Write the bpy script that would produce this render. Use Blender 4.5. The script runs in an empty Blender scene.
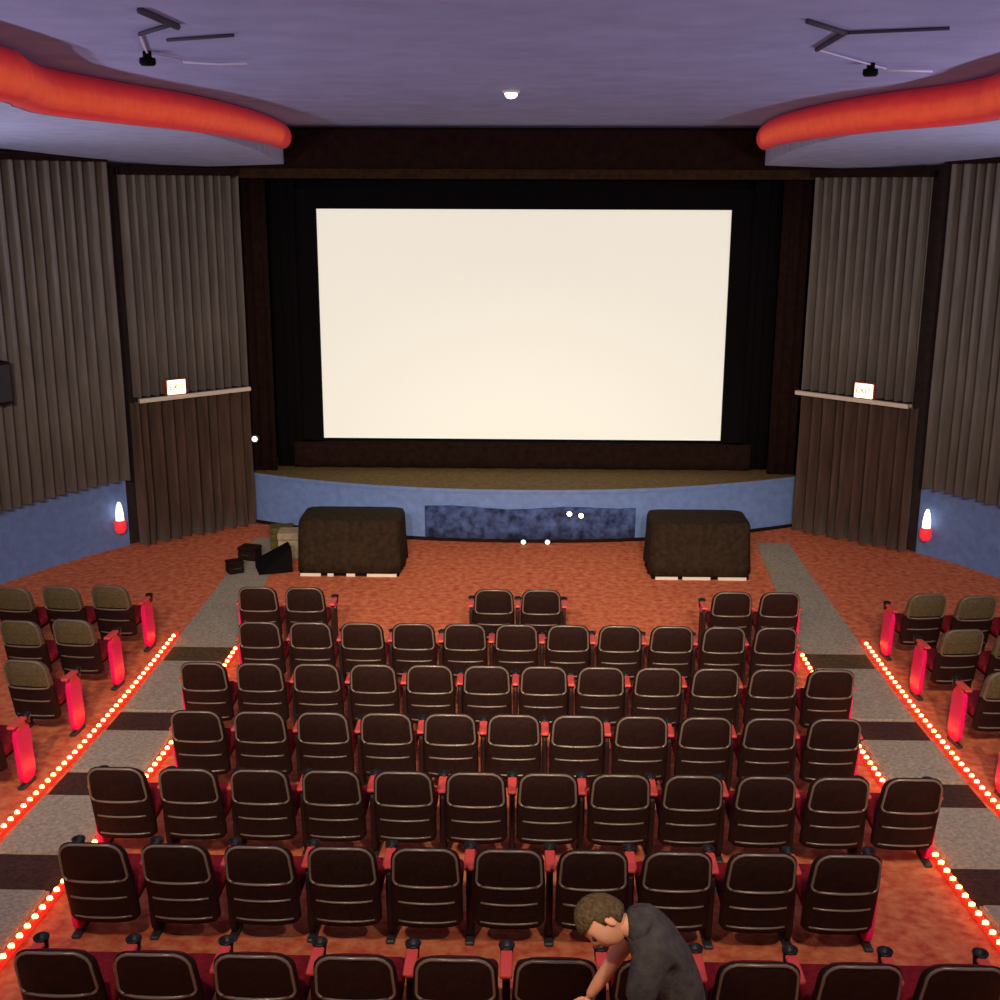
import bpy, bmesh, math, random
from mathutils import Vector, Matrix
random.seed(7)
S = bpy.context.scene
COL = S.collection
R = math.radians

# ------------------------------------------------------------------ camera
cam_d = bpy.data.cameras.new('camera')
cam_d.sensor_width = 36.0
cam_d.lens = 43.2
cam = bpy.data.objects.new('camera', cam_d)
COL.objects.link(cam)
CAM_Z = 5.30
yaw, pitch, roll = R(-1.3), R(14.5), R(0.18)
fw = Vector((math.sin(yaw)*math.cos(pitch), math.cos(yaw)*math.cos(pitch), -math.sin(pitch)))
rt = Vector((math.cos(yaw), -math.sin(yaw), 0))
up = rt.cross(fw)
rt2 = rt*math.cos(roll) + up*math.sin(roll)
up2 = up*math.cos(roll) - rt*math.sin(roll)
M = Matrix((rt2, up2, -fw)).transposed().to_4x4()
M.translation = (.09, 0, CAM_Z)
cam.matrix_world = M
S.camera = cam

# ------------------------------------------------------------------ world + view
W = bpy.data.worlds.new('world'); S.world = W
W.use_nodes = True
W.node_tree.nodes['Background'].inputs[0].default_value = (0.0, 0.0, 0.0, 1)
S.view_settings.view_transform = 'Standard'
S.view_settings.look = 'None'
S.view_settings.gamma = 1.0
S.view_settings.use_curve_mapping = False
S.view_settings.exposure = 0.0
SCREEN_POWER = 0.69       # emission of the projection screen
WASH_W = 1700              # unseen fill spotlights added above the rear seats
UPLIGHT_W = 165            # unseen fill uplights added on the side walls
CEIL_Z = 6.22

# ------------------------------------------------------------------ helpers
def obj(name, bm, mat=None, parent=None, smooth=False):
    me = bpy.data.meshes.new(name)
    bmesh.ops.recalc_face_normals(bm, faces=bm.faces[:])
    bm.to_mesh(me); bm.free()
    if smooth:
        for p in me.polygons: p.use_smooth = True
    o = bpy.data.objects.new(name, me)
    COL.objects.link(o)
    if mat: me.materials.append(mat)
    if parent: o.parent = parent
    return o

def empty(name, loc=(0, 0, 0), rz=0):
    o = bpy.data.objects.new(name, None); COL.objects.link(o)
    o.location = loc; o.rotation_euler = (0, 0, rz); o.empty_display_size = .1
    return o

def tag(o, label, cat, group=None, kind=None):
    o['label'] = label; o['category'] = cat
    if group: o['group'] = group
    if kind: o['kind'] = kind
    return o

def struct(o, label=None):
    o['kind'] = 'structure'
    if label: o['label'] = label
    return o

def copy_tree(o, parent=None):
    c = o.copy(); COL.objects.link(c); c.parent = parent
    for ch in list(o.children):
        copy_tree(ch, c)
    return c

def box(bm, lo, hi, bev=0, seg=2, mtx=None):
    r = bmesh.ops.create_cube(bm, size=1)
    vs = r['verts']
    for v in vs:
        v.co = Vector([lo[i] + (v.co[i] + .5)*(hi[i]-lo[i]) for i in range(3)])
    if bev:
        es = list({e for v in vs for e in v.link_edges})
        rr = bmesh.ops.bevel(bm, geom=es, offset=bev, segments=seg, affect='EDGES', profile=.5)
        vs = rr['verts'] if not mtx else list({v for f in rr['faces'] for v in f.verts} | {v for v in vs if v.is_valid})
    if mtx:
        for v in vs: v.co = mtx @ v.co
    return vs

def tube(bm, pts, rad, n=8, closed=False, caps=True, flat=1.0):
    pts = [Vector(p) for p in pts]
    N = len(pts)
    rads = rad if isinstance(rad, (list, tuple)) else [rad]*N
    rings = []
    prev = None
    for i, p in enumerate(pts):
        if closed: t = pts[(i+1) % N]-pts[i-1]
        else: t = pts[min(i+1, N-1)]-pts[max(i-1, 0)]
        t.normalize()
        if prev is None:
            a = Vector((0, 0, 1)) if abs(t.z) < .9 else Vector((0, 1, 0))
        else: a = prev
        s = t.cross(a).normalized(); u = s.cross(t).normalized(); prev = u
        rings.append([bm.verts.new(p + (s*math.cos(2*math.pi*k/n) + u*math.sin(2*math.pi*k/n)*flat)*rads[i]) for k in range(n)])
    for i in range(N if closed else N-1):
        a, b = rings[i], rings[(i+1) % N]
        for k in range(n):
            bm.faces.new((a[k], a[(k+1) % n], b[(k+1) % n], b[k]))
    if caps and not closed:
        bm.faces.new(rings[0][::-1]); bm.faces.new(rings[-1])

def lathe(bm, prof, c=(0, 0, 0), n=16, axis='z'):
    rings = []
    for r, h in prof:
        ring = []
        for k in range(n):
            a = 2*math.pi*k/n
            p = (r*math.cos(a), r*math.sin(a), h)
            if axis == 'y': p = (p[0], p[2], p[1])
            ring.append(bm.verts.new((c[0]+p[0], c[1]+p[1], c[2]+p[2])))
        rings.append(ring)
    for a, b in zip(rings, rings[1:]):
        for k in range(n):
            bm.faces.new((a[k], a[(k+1) % n], b[(k+1) % n], b[k]))
    bm.faces.new(rings[0][::-1]); bm.faces.new(rings[-1])

def loft(bm, rings, caps=True):
    vr = [[bm.verts.new(p) for p in r] for r in rings]
    n = len(vr[0])
    for a, b in zip(vr, vr[1:]):
        for k in range(n):
            bm.faces.new((a[k], a[(k+1) % n], b[(k+1) % n], b[k]))
    if caps:
        bm.faces.new(vr[0][::-1]); bm.faces.new(vr[-1])

def prism(bm, poly, z0, z1):
    a = [bm.verts.new((x, y, z0)) for x, y in poly]
    b = [bm.verts.new((x, y, z1)) for x, y in poly]
    n = len(poly)
    for k in range(n):
        bm.faces.new((a[k], a[(k+1) % n], b[(k+1) % n], b[k]))
    bm.faces.new(a[::-1]); bm.faces.new(b)

def catmull(pts, sub=8):
    P = [Vector(p) for p in pts]
    P = [P[0]*2-P[1]] + P + [P[-1]*2-P[-2]]
    out = []
    for i in range(1, len(P)-2):
        for k in range(sub):
            t = k/sub
            a, b, c, d = P[i-1], P[i], P[i+1], P[i+2]
            out.append(.5*((2*b)+(c-a)*t+(2*a-5*b+4*c-d)*t*t+(3*b-a-3*c+d)*t**3))
    out.append(P[-2])
    return out

# ------------------------------------------------------------------ materials
MATS = {}
def mat(name, col, rough=.7, spec=.3, var=.0, vscale=20, bump=0, bscale=60, emit=None, estr=0, metal=0, col2=None, stretch=(1, 1, 1), sheen=0):
    m = bpy.data.materials.new(name); m.use_nodes = True
    nt = m.node_tree; b = nt.nodes['Principled BSDF']
    b.inputs['Base Color'].default_value = (*col, 1)
    b.inputs['Roughness'].default_value = rough
    b.inputs['Specular IOR Level'].default_value = spec
    b.inputs['Metallic'].default_value = metal
    if sheen: b.inputs['Sheen Weight'].default_value = sheen
    tc = nt.nodes.new('ShaderNodeTexCoord')
    mp = nt.nodes.new('ShaderNodeMapping'); mp.inputs['Scale'].default_value = stretch
    nt.links.new(tc.outputs['Object'], mp.inputs[0])
    if var or col2:
        n = nt.nodes.new('ShaderNodeTexNoise'); n.inputs['Scale'].default_value = vscale; n.inputs['Detail'].default_value = 6
        nt.links.new(mp.outputs[0], n.inputs[0])
        r = nt.nodes.new('ShaderNodeValToRGB')
        r.color_ramp.elements[0].position = .3; r.color_ramp.elements[1].position = .7
        c1 = tuple(c*(1-var) for c in col); c2 = col2 or tuple(min(1, c*(1+var)) for c in col)
        r.color_ramp.elements[0].color = (*c1, 1); r.color_ramp.elements[1].color = (*c2, 1)
        nt.links.new(n.outputs[0], r.inputs[0]); nt.links.new(r.outputs[0], b.inputs['Base Color'])
    if bump:
        n2 = nt.nodes.new('ShaderNodeTexNoise'); n2.inputs['Scale'].default_value = bscale; n2.inputs['Detail'].default_value = 4
        nt.links.new(mp.outputs[0], n2.inputs[0])
        bp = nt.nodes.new('ShaderNodeBump'); bp.inputs['Strength'].default_value = bump; bp.inputs['Distance'].default_value = .02
        nt.links.new(n2.outputs[0], bp.inputs['Height']); nt.links.new(bp.outputs[0], b.inputs['Normal'])
    if emit:
        b.inputs['Emission Color'].default_value = (*emit, 1); b.inputs['Emission Strength'].default_value = estr
    MATS[name] = m
    return m

m_ceil = mat('ceiling_paint', (.265, .285, .49), .9, .1, .10, 2.5, .25, 40)
m_blue = mat('blue_paint', (.15, .25, .53), .6, .3, .12, 9, .1, 50)
m_soff = mat('soffit_paint', (.34, .38, .56), .8, .15, .12, 5, .1, 40)
m_wall = mat('dark_wall_fabric', (.035, .025, .025), .9, .1, .2, 12)
m_brown = mat('brown_black_fabric', (.016, .007, .005), .9, .1, .35, 10, .2, 60)
m_black = mat('black_masking', (.006, .005, .006), .95, .05)
m_floor = mat('orange_carpet', (.70, .10, .06), .95, .05, .18, 11, .5, 120, col2=(.78, .29, .12))
m_aisle = mat('grey_aisle_carpet', (.36, .325, .245), .95, .05, .28, 30, .5, 140)
m_aisle_d = mat('dark_step_carpet', (.06, .032, .026), .95, .05, .3, 25, .4, 140)  # darker bands across the aisle, between the grey treads
m_stage_top = mat('olive_stage_floor', (.16, .11, .045), .8, .1, .25, 12)
m_curt = mat('grey_pleated_curtain', (.155, .140, .122), .9, .1, .18, 10, .15, 90, stretch=(1, 1, .15), sheen=.2)
m_curt_d = mat('brown_door_curtain', (.088, .052, .036), .9, .1, .3, 9, .15, 90, stretch=(1, 1, .15), sheen=.2)
m_white = mat('white_trim', (.75, .68, .55), .5, .3)
m_shell = mat('chair_shell_plastic', (.017, .0065, .005), .65, .12, .3, 30)
m_shell_side = mat('olive_chair_shell', (.085, .07, .033), .6, .3, .3, 40)
m_rim = mat('chair_rim_plastic', (.15, .115, .09), .28, .6)
m_seat = mat('red_seat_fabric', (.20, .010, .018), .9, .1, .3, 30)
m_red = mat('red_lacquered_panel', (.85, .010, .15), .35, .4)  # red panel paint with the aisle lights' red glow put into it
m_redmid = mat('pink_red_standard', (.62, .07, .06), .5, .3)
m_arm = mat('armrest_plastic', (.022, .008, .007), .6, .2)
m_cup = mat('cup_holder_plastic', (.004, .004, .004), .4, .4)
m_cloth = mat('black_drape', (.030, .019, .011), .92, .1, .35, 14, .5, 30)
m_metal = mat('dark_metal', (.03, .03, .035), .5, .4)
m_skin = mat('skin', (.74, .36, .20), .6, .3, .08, 12)
m_hair = mat('brown_hair', (.10, .062, .022), .7, .3, .5, 60, .6, 90)
m_shirt = mat('dark_grey_shirt', (.060, .054, .050), .85, .15, .3, 18, .3, 60)
m_trous = mat('dark_trousers', (.02, .02, .028), .85, .1, .2, 15)
m_shoe = mat('black_shoe', (.012, .011, .010), .4, .4)
m_navy = mat('navy_cloth', (.022, .04, .15), .75, .25, .7, 8, .5, 40, col2=(.075, .13, .34))  # dark blue mottling stands in for shade on the stage front
m_screen = mat('projection_screen', (.42, .42, .40), .9, .1, emit=(1.0, .94, .78), estr=SCREEN_POWER)
m_bulb = mat('glowing_bulb', (1, .5, .3), .4, .2, emit=(1.0, .22, .05), estr=22.0)
m_rope = mat('red_rope_casing', (.65, .02, .01), .3, .5, emit=(1.0, .022, .010), estr=.9)
m_exit = mat('lit_sign_face', (.9, .85, .7), .4, .3, emit=(1.0, .80, .50), estr=2.2)
m_exit_t = mat('sign_lettering', (.45, .10, .04), .5, .3)
m_lamp = mat('lit_lamp', (1, 1, 1), .4, .3, emit=(1.0, .93, .80), estr=8.0)
m_sconce = mat('lit_sconce_shade', (1, 1, 1), .4, .3, emit=(1.0, .92, .80), estr=1.6)
m_sconce_r = mat('red_sconce_cup', (.8, .03, .03), .4, .3, emit=(1.0, .04, .06), estr=.55)

# red cove light: a rounded diffuser, brightest along the line of the tube inside it
m_cove = bpy.data.materials.new('red_cove_diffuser'); m_cove.use_nodes = True
nt = m_cove.node_tree; b = nt.nodes['Principled BSDF']
b.inputs['Base Color'].default_value = (.55, .03, .02, 1); b.inputs['Roughness'].default_value = .8
at = nt.nodes.new('ShaderNodeAttribute'); at.attribute_name = 'core'
nz = nt.nodes.new('ShaderNodeTexNoise'); nz.inputs['Scale'].default_value = 9
tcn = nt.nodes.new('ShaderNodeTexCoord'); nt.links.new(tcn.outputs['Object'], nz.inputs[0])
ad = nt.nodes.new('ShaderNodeMath'); ad.operation = 'MULTIPLY_ADD'; ad.inputs[1].default_value = .35
nt.links.new(nz.outputs[0], ad.inputs[0]); nt.links.new(at.outputs['Fac'], ad.inputs[2])
rp = nt.nodes.new('ShaderNodeValToRGB')
e = rp.color_ramp.elements
e[0].position = .25; e[0].color = (.14, .004, .016, 1)
e[1].position = 1.1 if False else 1.0; e[1].color = (.60, .075, .022, 1)
mid = e.new(.65); mid.color = (.36, .016, .018, 1)
nt.links.new(ad.outputs[0], rp.inputs[0]); nt.links.new(rp.outputs[0], b.inputs['Emission Color'])
b.inputs['Emission Strength'].default_value = .66

# ------------------------------------------------------------------ floor profile
PROF = [(-4, 1.62), (0, 1.15), (4.3, .63), (5.57, .48), (6.85, .35), (8.1, .235), (9.33, .135), (10.56, .055), (11.8, .01), (12.6, 0), (20, 0)]
def fz(y):
    for (a, za), (b_, zb) in zip(PROF, PROF[1:]):
        if y <= b_: return za + (zb-za)*(y-a)/(b_-a)
    return 0.0

bm = bmesh.new()
ys = sorted(set([p[0] for p in PROF]))
cols = []
for y in ys:
    z = fz(y)
    cols.append([bm.verts.new(p) for p in ((-9, y, z), (9, y, z), (9, y, z-.3), (-9, y, z-.3))])
for a, b_ in zip(cols, cols[1:]):
    for k in range(4): bm.faces.new((a[k], a[(k+1) % 4], b_[(k+1) % 4], b_[k]))
bm.faces.new(cols[0]); bm.faces.new(cols[-1][::-1])
struct(obj('floor', bm, m_floor), 'orange red carpeted floor sloping down to the stage')

# ceiling
bm = bmesh.new(); box(bm, (-9, -4, CEIL_Z), (9, 20, CEIL_Z+.2))
struct(obj('ceiling', bm, m_ceil), 'lavender painted flat ceiling')

# ------------------------------------------------------------------ side walls
WL = [(4.50, 18.95), (6.10, 17.48), (7.05, 15.95), (7.75, 14.2), (8.2, 12.0), (8.35, 9.0), (8.35, -4.0)]
def wall_top(y):
    return 5.61 if y > 18.3 else (5.84 if y < 15.5 else 5.84 - .23*(y-15.5)/2.8)

class Path:
    def __init__(self, pts):
        self.p = [Vector(p) for p in pts]
        self.d = [0]
        for a, b_ in zip(self.p, self.p[1:]): self.d.append(self.d[-1]+(b_-a).length)
        self.L = self.d[-1]
    def at(self, s):
        s = max(0, min(self.L, s))
        for i in range(len(self.p)-1):
            if s <= self.d[i+1]+1e-9:
                t = (s-self.d[i])/(self.d[i+1]-self.d[i])
                return self.p[i].lerp(self.p[i+1], t), (self.p[i+1]-self.p[i]).normalized()
        return self.p[-1], (self.p[-1]-self.p[-2]).normalized()

def offset_path(pts, d):
    """offset polyline toward the room's middle axis (points given for the right side, x>0)"""
    out = []
    n = len(pts)
    for i in range(n):
        a = Vector(pts[max(i-1, 0)]); c = Vector(pts[min(i+1, n-1)])
        t = (c-a).normalized(); nrm = Vector((-t.y, t.x))      # left normal
        if nrm.x > 0: nrm = -nrm
        out.append(tuple(Vector(pts[i])+nrm*d))
    return out

def strip_solid(bm, p_in, p_out, z0, z1):
    """solid between two polylines, z0/z1 functions of y or numbers"""
    f0 = z0 if callable(z0) else (lambda y: z0); f1 = z1 if callable(z1) else (lambda y: z1)
    rr = []
    for a, c in zip(p_in, p_out):
        rr.append([bm.verts.new(v) for v in ((a[0], a[1], f0(a[1])), (c[0], c[1], f0(a[1])), (c[0], c[1], f1(a[1])), (a[0], a[1], f1(a[1])))])
    for a, b_ in zip(rr, rr[1:]):
        for k in range(4): bm.faces.new((a[k], a[(k+1) % 4], b_[(k+1) % 4], b_[k]))
    bm.faces.new(rr[0][::-1]); bm.faces.new(rr[-1])

def mir(pts, s): return [(s*p[0], *p[1:]) for p in pts]

smooth_wall = [tuple(v)[:2] for v in catmull([(x, y, 0) for x, y in WL], 5)]
def wall_x(y):
    for (xa, ya), (xb, yb) in zip(smooth_wall, smooth_wall[1:]):
        if yb <= y <= ya: return xa+(xb-xa)*(y-ya)/(yb-ya) if abs(yb-ya) > 1e-6 else xa
    return smooth_wall[0][0] if y > smooth_wall[0][1] else smooth_wall[-1][0]
for s, side in ((-1, 'left'), (1, 'right')):
    bm = bmesh.new()
    strip_solid(bm, mir(smooth_wall, s), mir(offset_path(smooth_wall, -.2), s), -.05, CEIL_Z)
    struct(obj('wall_'+side, bm, m_wall), 'dark fabric covered splayed side wall')
    # blue wainscot below the curtains, from the doorway backwards
    bm = bmesh.new()
    wp = [(wall_x(17.56), 17.56)] + [p for p in smooth_wall if p[1] < 17.5]
    strip_solid(bm, mir(offset_path(wp, .06), s), mir(offset_path(wp, -.01), s), -.02, 1.06)
    struct(obj('trim_1' if s < 0 else 'trim_2', bm, m_blue), 'blue painted wainscot below the %s pleated curtains' % side)

bm = bmesh.new(); box(bm, (-9, -4.2, -.3), (9, -4, CEIL_Z))
struct(obj('wall_back', bm, m_wall), 'dark back wall behind the seats')
bm = bmesh.new(); box(bm, (-9, 20, -.3), (9, 20.2, CEIL_Z))
struct(obj('wall_front', bm, m_black), 'black wall behind the screen')

# ------------------------------------------------------------------ soffits and red coves
CL = [(-3.42, -4), (-3.42, 4.5), (-3.40, 8.1), (-3.53, 8.9), (-3.68, 9.7), (-3.62, 10.5), (-3.50, 11.4), (-3.32, 12.4), (-3.22, 14), (-3.27, 16), (-3.52, 18.55)]
CR = [(3.70, -4), (3.70, 5.0), (3.76, 9.4), (3.84, 10.4), (3.78, 11.3), (3.56, 12.0), (3.36, 13), (3.22, 14.6), (3.27, 16.4), (3.52, 18.55)]
for s, path, side in ((-1, CL, 'left'), (1, CR, 'right')):
    pp = catmull([(x, y, 0) for x, y in path], 6)
    bm = bmesh.new()
    rr = []
    for p in pp:
        y = p.y
        # outer edge: walk toward the wall; near the stage the wall lies closer
        yw = y; xw = s*(wall_x(min(y, 18.9))+.1)
        zb = CEIL_Z-.36-.20*max(0, min(1, (y-13)/5.0))
        rr.append([bm.verts.new(v) for v in ((p.x+s*.06, y, zb), (xw, yw, wall_top(y)), (xw, yw, CEIL_Z), (p.x+s*.06, y, CEIL_Z))])
    for a, c in zip(rr, rr[1:]):
        for k in range(4): bm.faces.new((a[k], a[(k+1) % 4], c[(k+1) % 4], c[k]))
    bm.faces.new(rr[0][::-1]); bm.faces.new(rr[-1])
    struct(obj('soffit_'+side, bm, m_soff), 'blue grey dropped soffit along the %s wall' % side)
    # cove: rounded diffuser along the step between ceiling and soffit
    q = [p for p in pp]
    bm = bmesh.new(); rings = []; n = 16; rad = .178
    lay = bm.verts.layers.float.new('core')
    cz = CEIL_Z-.182
    for i, p in enumerate(q):
        t = (q[min(i+1, len(q)-1)]-q[max(i-1, 0)]).normalized()
        nrm = Vector((t.y, -t.x, 0)); 
        if nrm.x*s > 0: nrm = -nrm          # toward room centre
        k_end = (len(q)-1-i)
        r_ = rad*(1 if k_end > 2 else (1, .96, .80)[2-k_end] if k_end > 0 else .45)
        ring = []
        for k in range(n):
            a = 2*math.pi*k/n
            v = bm.verts.new(Vector((p.x, p.y, cz))+nrm*(-.02)+(nrm*math.cos(a)*.75+Vector((0, 0, 1))*math.sin(a))*r_)
            d = math.cos(a+R(18))
            v[lay] = max(0, d)**2.5*.8*(1.0 if k_end > 3 else .45)
            ring.append(v)
        rings.append(ring)
    for a, c in zip(rings, rings[1:]):
        for k in range(n): bm.faces.new((a[k], a[(k+1) % n], c[(k+1) % n], c[k]))
    bm.faces.new(rings[0][::-1]); bm.faces.new(rings[-1])
    o = obj('cove_light', bm, m_cove, smooth=True)
    tag(o, 'glowing red curved cove light along the %s edge of the ceiling' % side, 'cove light', 'red cove lights')

# ------------------------------------------------------------------ stage, screen, proscenium
ST_Z = .85
front = []
N = 28
for i in range(N+1):
    u = -1+2*i/N
    x = 4.42*u
    y = 17.88 + 1.05*abs(u)**2.2
    front.append((x, y))
bm = bmesh.new()
prism(bm, front+[(4.42, 20), (-4.42, 20)], -.02, ST_Z-.05)
stage = struct(obj('stage', bm, m_blue), 'blue painted low stage with a curved front')
bm = bmesh.new()
prism(bm, [(x*1.002, y-.03) for x, y in front]+[(4.42, 20), (-4.42, 20)], ST_Z-.05, ST_Z)
so = obj('stage_floor', bm, m_stage_top, stage); so['label'] = 'olive brown carpeted stage top'
bm = bmesh.new()
prism(bm, [(x, y-.045) for x, y in front]+[(x, y-.029) for x, y in front[::-1]], ST_Z-.06, ST_Z-.004)
obj('stage_nosing', bm, m_blue, stage)
bm = bmesh.new()
prism(bm, [(x, y-.03) for x, y in front]+[(x, y+.001) for x, y in front[::-1]], 0, .05)
obj('stage_plinth', bm, m_brown, stage)

SC = (-3.28, 3.28, 1.30, 5.00)
scr = empty('projection_screen', (0, 19.5, ST_Z))
tag(scr, 'large glowing cream white projection screen in a black frame above the stage', 'screen')
def part_box(name, lo, hi, m, parent, bev=0):
    off = Vector(parent.location)
    bm = bmesh.new(); box(bm, Vector(lo)-off, Vector(hi)-off, bev)
    return obj(name, bm, m, parent)
part_box('screen_fabric', (SC[0], 19.5, SC[2]), (SC[1], 19.53, SC[3]), m_screen, scr)
fwid = .34
part_box('frame', (SC[0]-fwid, 19.42, SC[2]-.02), (SC[0], 19.56, SC[3]+.3), m_black, scr)
part_box('frame', (SC[1], 19.42, SC[2]-.02), (SC[1]+fwid, 19.56, SC[3]+.3), m_black, scr)
part_box('frame', (SC[0], 19.42, SC[3]), (SC[1], 19.56, SC[3]+.3), m_black, scr)
part_box('leg', (SC[0]+.4, 19.5, ST_Z), (SC[0]+.5, 19.58, SC[2]), m_black, scr)
part_box('leg', (SC[1]-.5, 19.5, ST_Z), (SC[1]-.4, 19.58, SC[2]), m_black, scr)

# dark brown skirt below the screen (pleated a little)
def curtain(name, p0, p1, z0, z1, period, amp, mat_, label, cat, group=None, thick=.012, hem=0, jitter=.25, seed=1, band=None, path=None, s_sign=1, res=8, flare=0.0):
    """pleated cloth hung between two plan points (or along a plan path), gathered into vertical folds"""
    rng = random.Random(seed)
    pth = path or Path([p0, p1])
    L = pth.L
    # fold phases with some irregularity
    s = 0; knots = []
    sgn = 1
    while s < L:
        knots.append((s, sgn*amp*(1+jitter*(rng.random()-.5)*2)))
        s += period/2*(1+jitter*(rng.random()-.5)*1.6); sgn = -sgn
    knots.append((L, sgn*amp*.5))
    def off(sv):
        for (a, va), (b_, vb) in zip(knots, knots[1:]):
            if sv <= b_:
                t = (sv-a)/max(1e-6, b_-a); t = t*t*(3-2*t)
                return va+(vb-va)*t
        return knots[-1][1]
    n = int(L/period*res)+1
    zs = [z0, z0+(z1-z0)*.33, z0+(z1-z0)*.7, z1] if not band else [z0, z0+(z1-z0)*.33, z0+(z1-z0)*.7, z1-.02, z1]
    bm = bmesh.new()
    o0 = pth.at(0)[0]
    fr, bk = [], []
    for j, z in enumerate(zs):
        fa = 1.0 + flare*(1-(z-z0)/(z1-z0))
        A, B_ = [], []
        for i in range(n+1):
            sv = L*i/n
            p, t = pth.at(sv)
            nr = Vector((-t.y, t.x))
            w = off(sv)*fa*(.92+.08*math.sin(j*2.1+sv*3))
            zz = z(p.y) if callable(z) else z
            A.append(bm.verts.new((p.x-o0.x+nr.x*w, p.y-o0.y+nr.y*w, zz-z0)))
            B_.append(bm.verts.new((p.x-o0.x+nr.x*(w+s_sign*thick), p.y-o0.y+nr.y*(w+s_sign*thick), zz-z0)))
        fr.append(A); bk.append(B_)
    for j in range(len(zs)-1):
        for i in range(n):
            bm.faces.new((fr[j][i], fr[j][i+1], fr[j+1][i+1], fr[j+1][i]))
            bm.faces.new((bk[j][i], bk[j+1][i], bk[j+1][i+1], bk[j][i+1]))
    for i in range(n):
        bm.faces.new((fr[0][i], bk[0][i], bk[0][i+1], fr[0][i+1]))
        bm.faces.new((fr[-1][i], fr[-1][i+1], bk[-1][i+1], bk[-1][i]))
    for i in (0, n):
        for j in range(len(zs)-1):
            bm.faces.new((fr[j][i], fr[j+1][i], bk[j+1][i], bk[j][i]))
    root = empty(name, (o0.x, o0.y, z0))
    tag(root, label, cat, group)
    obj('cloth', bm, mat_, root, smooth=True)
    if band:
        bm = bmesh.new()
        pts = []
        m = max(1, int(L/.4))
        for i in range(m+1):
            p, t = pth.at(L*i/m)
            pts.append((p.x-o0.x, p.y-o0.y, z1-z0-band[0]/2))
        for a, c in zip(pts, pts[1:]):
            d = Vector(c)-Vector(a); ln = d.length
            mm = Matrix.Translation(a) @ Matrix.Rotation(math.atan2(d.y, d.x), 4, 'Z')
            box(bm, (0, -band[1], -band[0]/2), (ln, band[1], band[0]/2), 0, mtx=mm)
        obj(band[2], bm, band[3], root)
    return root

curtain('screen_skirt', (-3.75, 19.25), (3.75, 19.25), ST_Z+.005, 1.285, .5, .015, m_brown, 'dark brown fabric skirt hung below the screen', 'drape', seed=3, res=6)
# brown valance above the opening
hd = empty('proscenium_header', (0, 18.85, 5.46)); tag(hd, 'dark brown fabric covered beam above the screen', 'beam')
part_box('beam', (-4.5, 18.80, 5.60), (4.5, 19.0, CEIL_Z-.02), m_brown, hd)
part_box('lower_board', (-4.5, 18.76, 5.46), (4.5, 19.0, 5.60), mat('brown_board', (.035, .018, .008), .85, .1, .35, 9), hd)
part_box('upper_rail', (-4.5, 18.77, CEIL_Z-.055), (4.5, 18.8, CEIL_Z-.02), m_black, hd)
for s, side in ((-1, 'left'), (1, 'right')):
    a, c = ((-4.40, 19.0), (-3.98, 19.0)) if s < 0 else ((3.98, 19.0), (4.40, 19.0))
    curtain('proscenium_drape', a, c, ST_Z+.005, 5.45, .16, .02, m_brown, 'narrow dark brown drape at the %s side of the stage opening' % side, 'drape', 'stage side drapes', seed=5+s)
    a, c = ((-4.02, 19.32), (-3.60, 19.32)) if s < 0 else ((3.60, 19.32), (4.02, 19.32))
    curtain('masking_drape', a, c, ST_Z+.005, 5.7, .14, .018, m_black, 'black masking drape beside the %s edge of the screen' % side, 'drape', 'black masking drapes', seed=9+s)

# navy sheet added along the stage front in place of shade
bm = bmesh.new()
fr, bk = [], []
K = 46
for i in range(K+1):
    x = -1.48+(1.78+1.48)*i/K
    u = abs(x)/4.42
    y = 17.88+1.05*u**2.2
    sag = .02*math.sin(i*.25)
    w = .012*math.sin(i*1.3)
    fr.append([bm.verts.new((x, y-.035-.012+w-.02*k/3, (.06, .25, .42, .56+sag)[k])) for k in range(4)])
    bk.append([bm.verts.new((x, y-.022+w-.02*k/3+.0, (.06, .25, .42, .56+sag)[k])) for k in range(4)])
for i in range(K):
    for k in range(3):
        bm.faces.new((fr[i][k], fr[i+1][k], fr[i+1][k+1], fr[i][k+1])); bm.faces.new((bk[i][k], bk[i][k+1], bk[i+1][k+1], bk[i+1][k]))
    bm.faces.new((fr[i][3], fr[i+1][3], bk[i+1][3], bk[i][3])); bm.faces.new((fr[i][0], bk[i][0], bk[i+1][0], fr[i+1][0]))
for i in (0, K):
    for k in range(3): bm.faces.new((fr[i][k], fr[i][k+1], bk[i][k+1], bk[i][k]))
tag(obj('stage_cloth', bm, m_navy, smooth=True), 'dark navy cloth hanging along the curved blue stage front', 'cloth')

# small lamps at the stage front; the close pair stands in for glints
for i, (x, z, lab) in enumerate(((.75, .50, 'small bright white lamp on the stage front, left of a close pair'), (.93, .47, 'small bright white lamp on the stage front, right of a close pair'),
                                 (.05, .05, 'tiny white footlight on the floor at the middle of the stage'), (.42, .05, 'tiny white footlight on the floor right of the middle of the stage'))):
    y = 17.88+1.05*(abs(x)/4.42)**2.2-.135
    t = empty('footlight', (x, y, z-.04)); tag(t, lab, 'lamp', 'small lamps along the stage front')
    bm = bmesh.new(); lathe(bm, [(.05, .0), (.055, .03), (.05, .06), (.04, .065)], (0, -.02, .04), 12, 'y'); obj('housing', bm, m_metal, t, True)
    bm = bmesh.new(); lathe(bm, [(.010, -.04), (.03, -.034), (.038, -.015)], (0, -.01, .04), 12, 'y'); obj('lens', bm, m_lamp if i < 2 else m_sconce, t, True)
    bm = bmesh.new(); box(bm, (-.012, .03, -.012), (.012, .06, .04)); obj('bracket', bm, m_metal, t)

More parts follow.
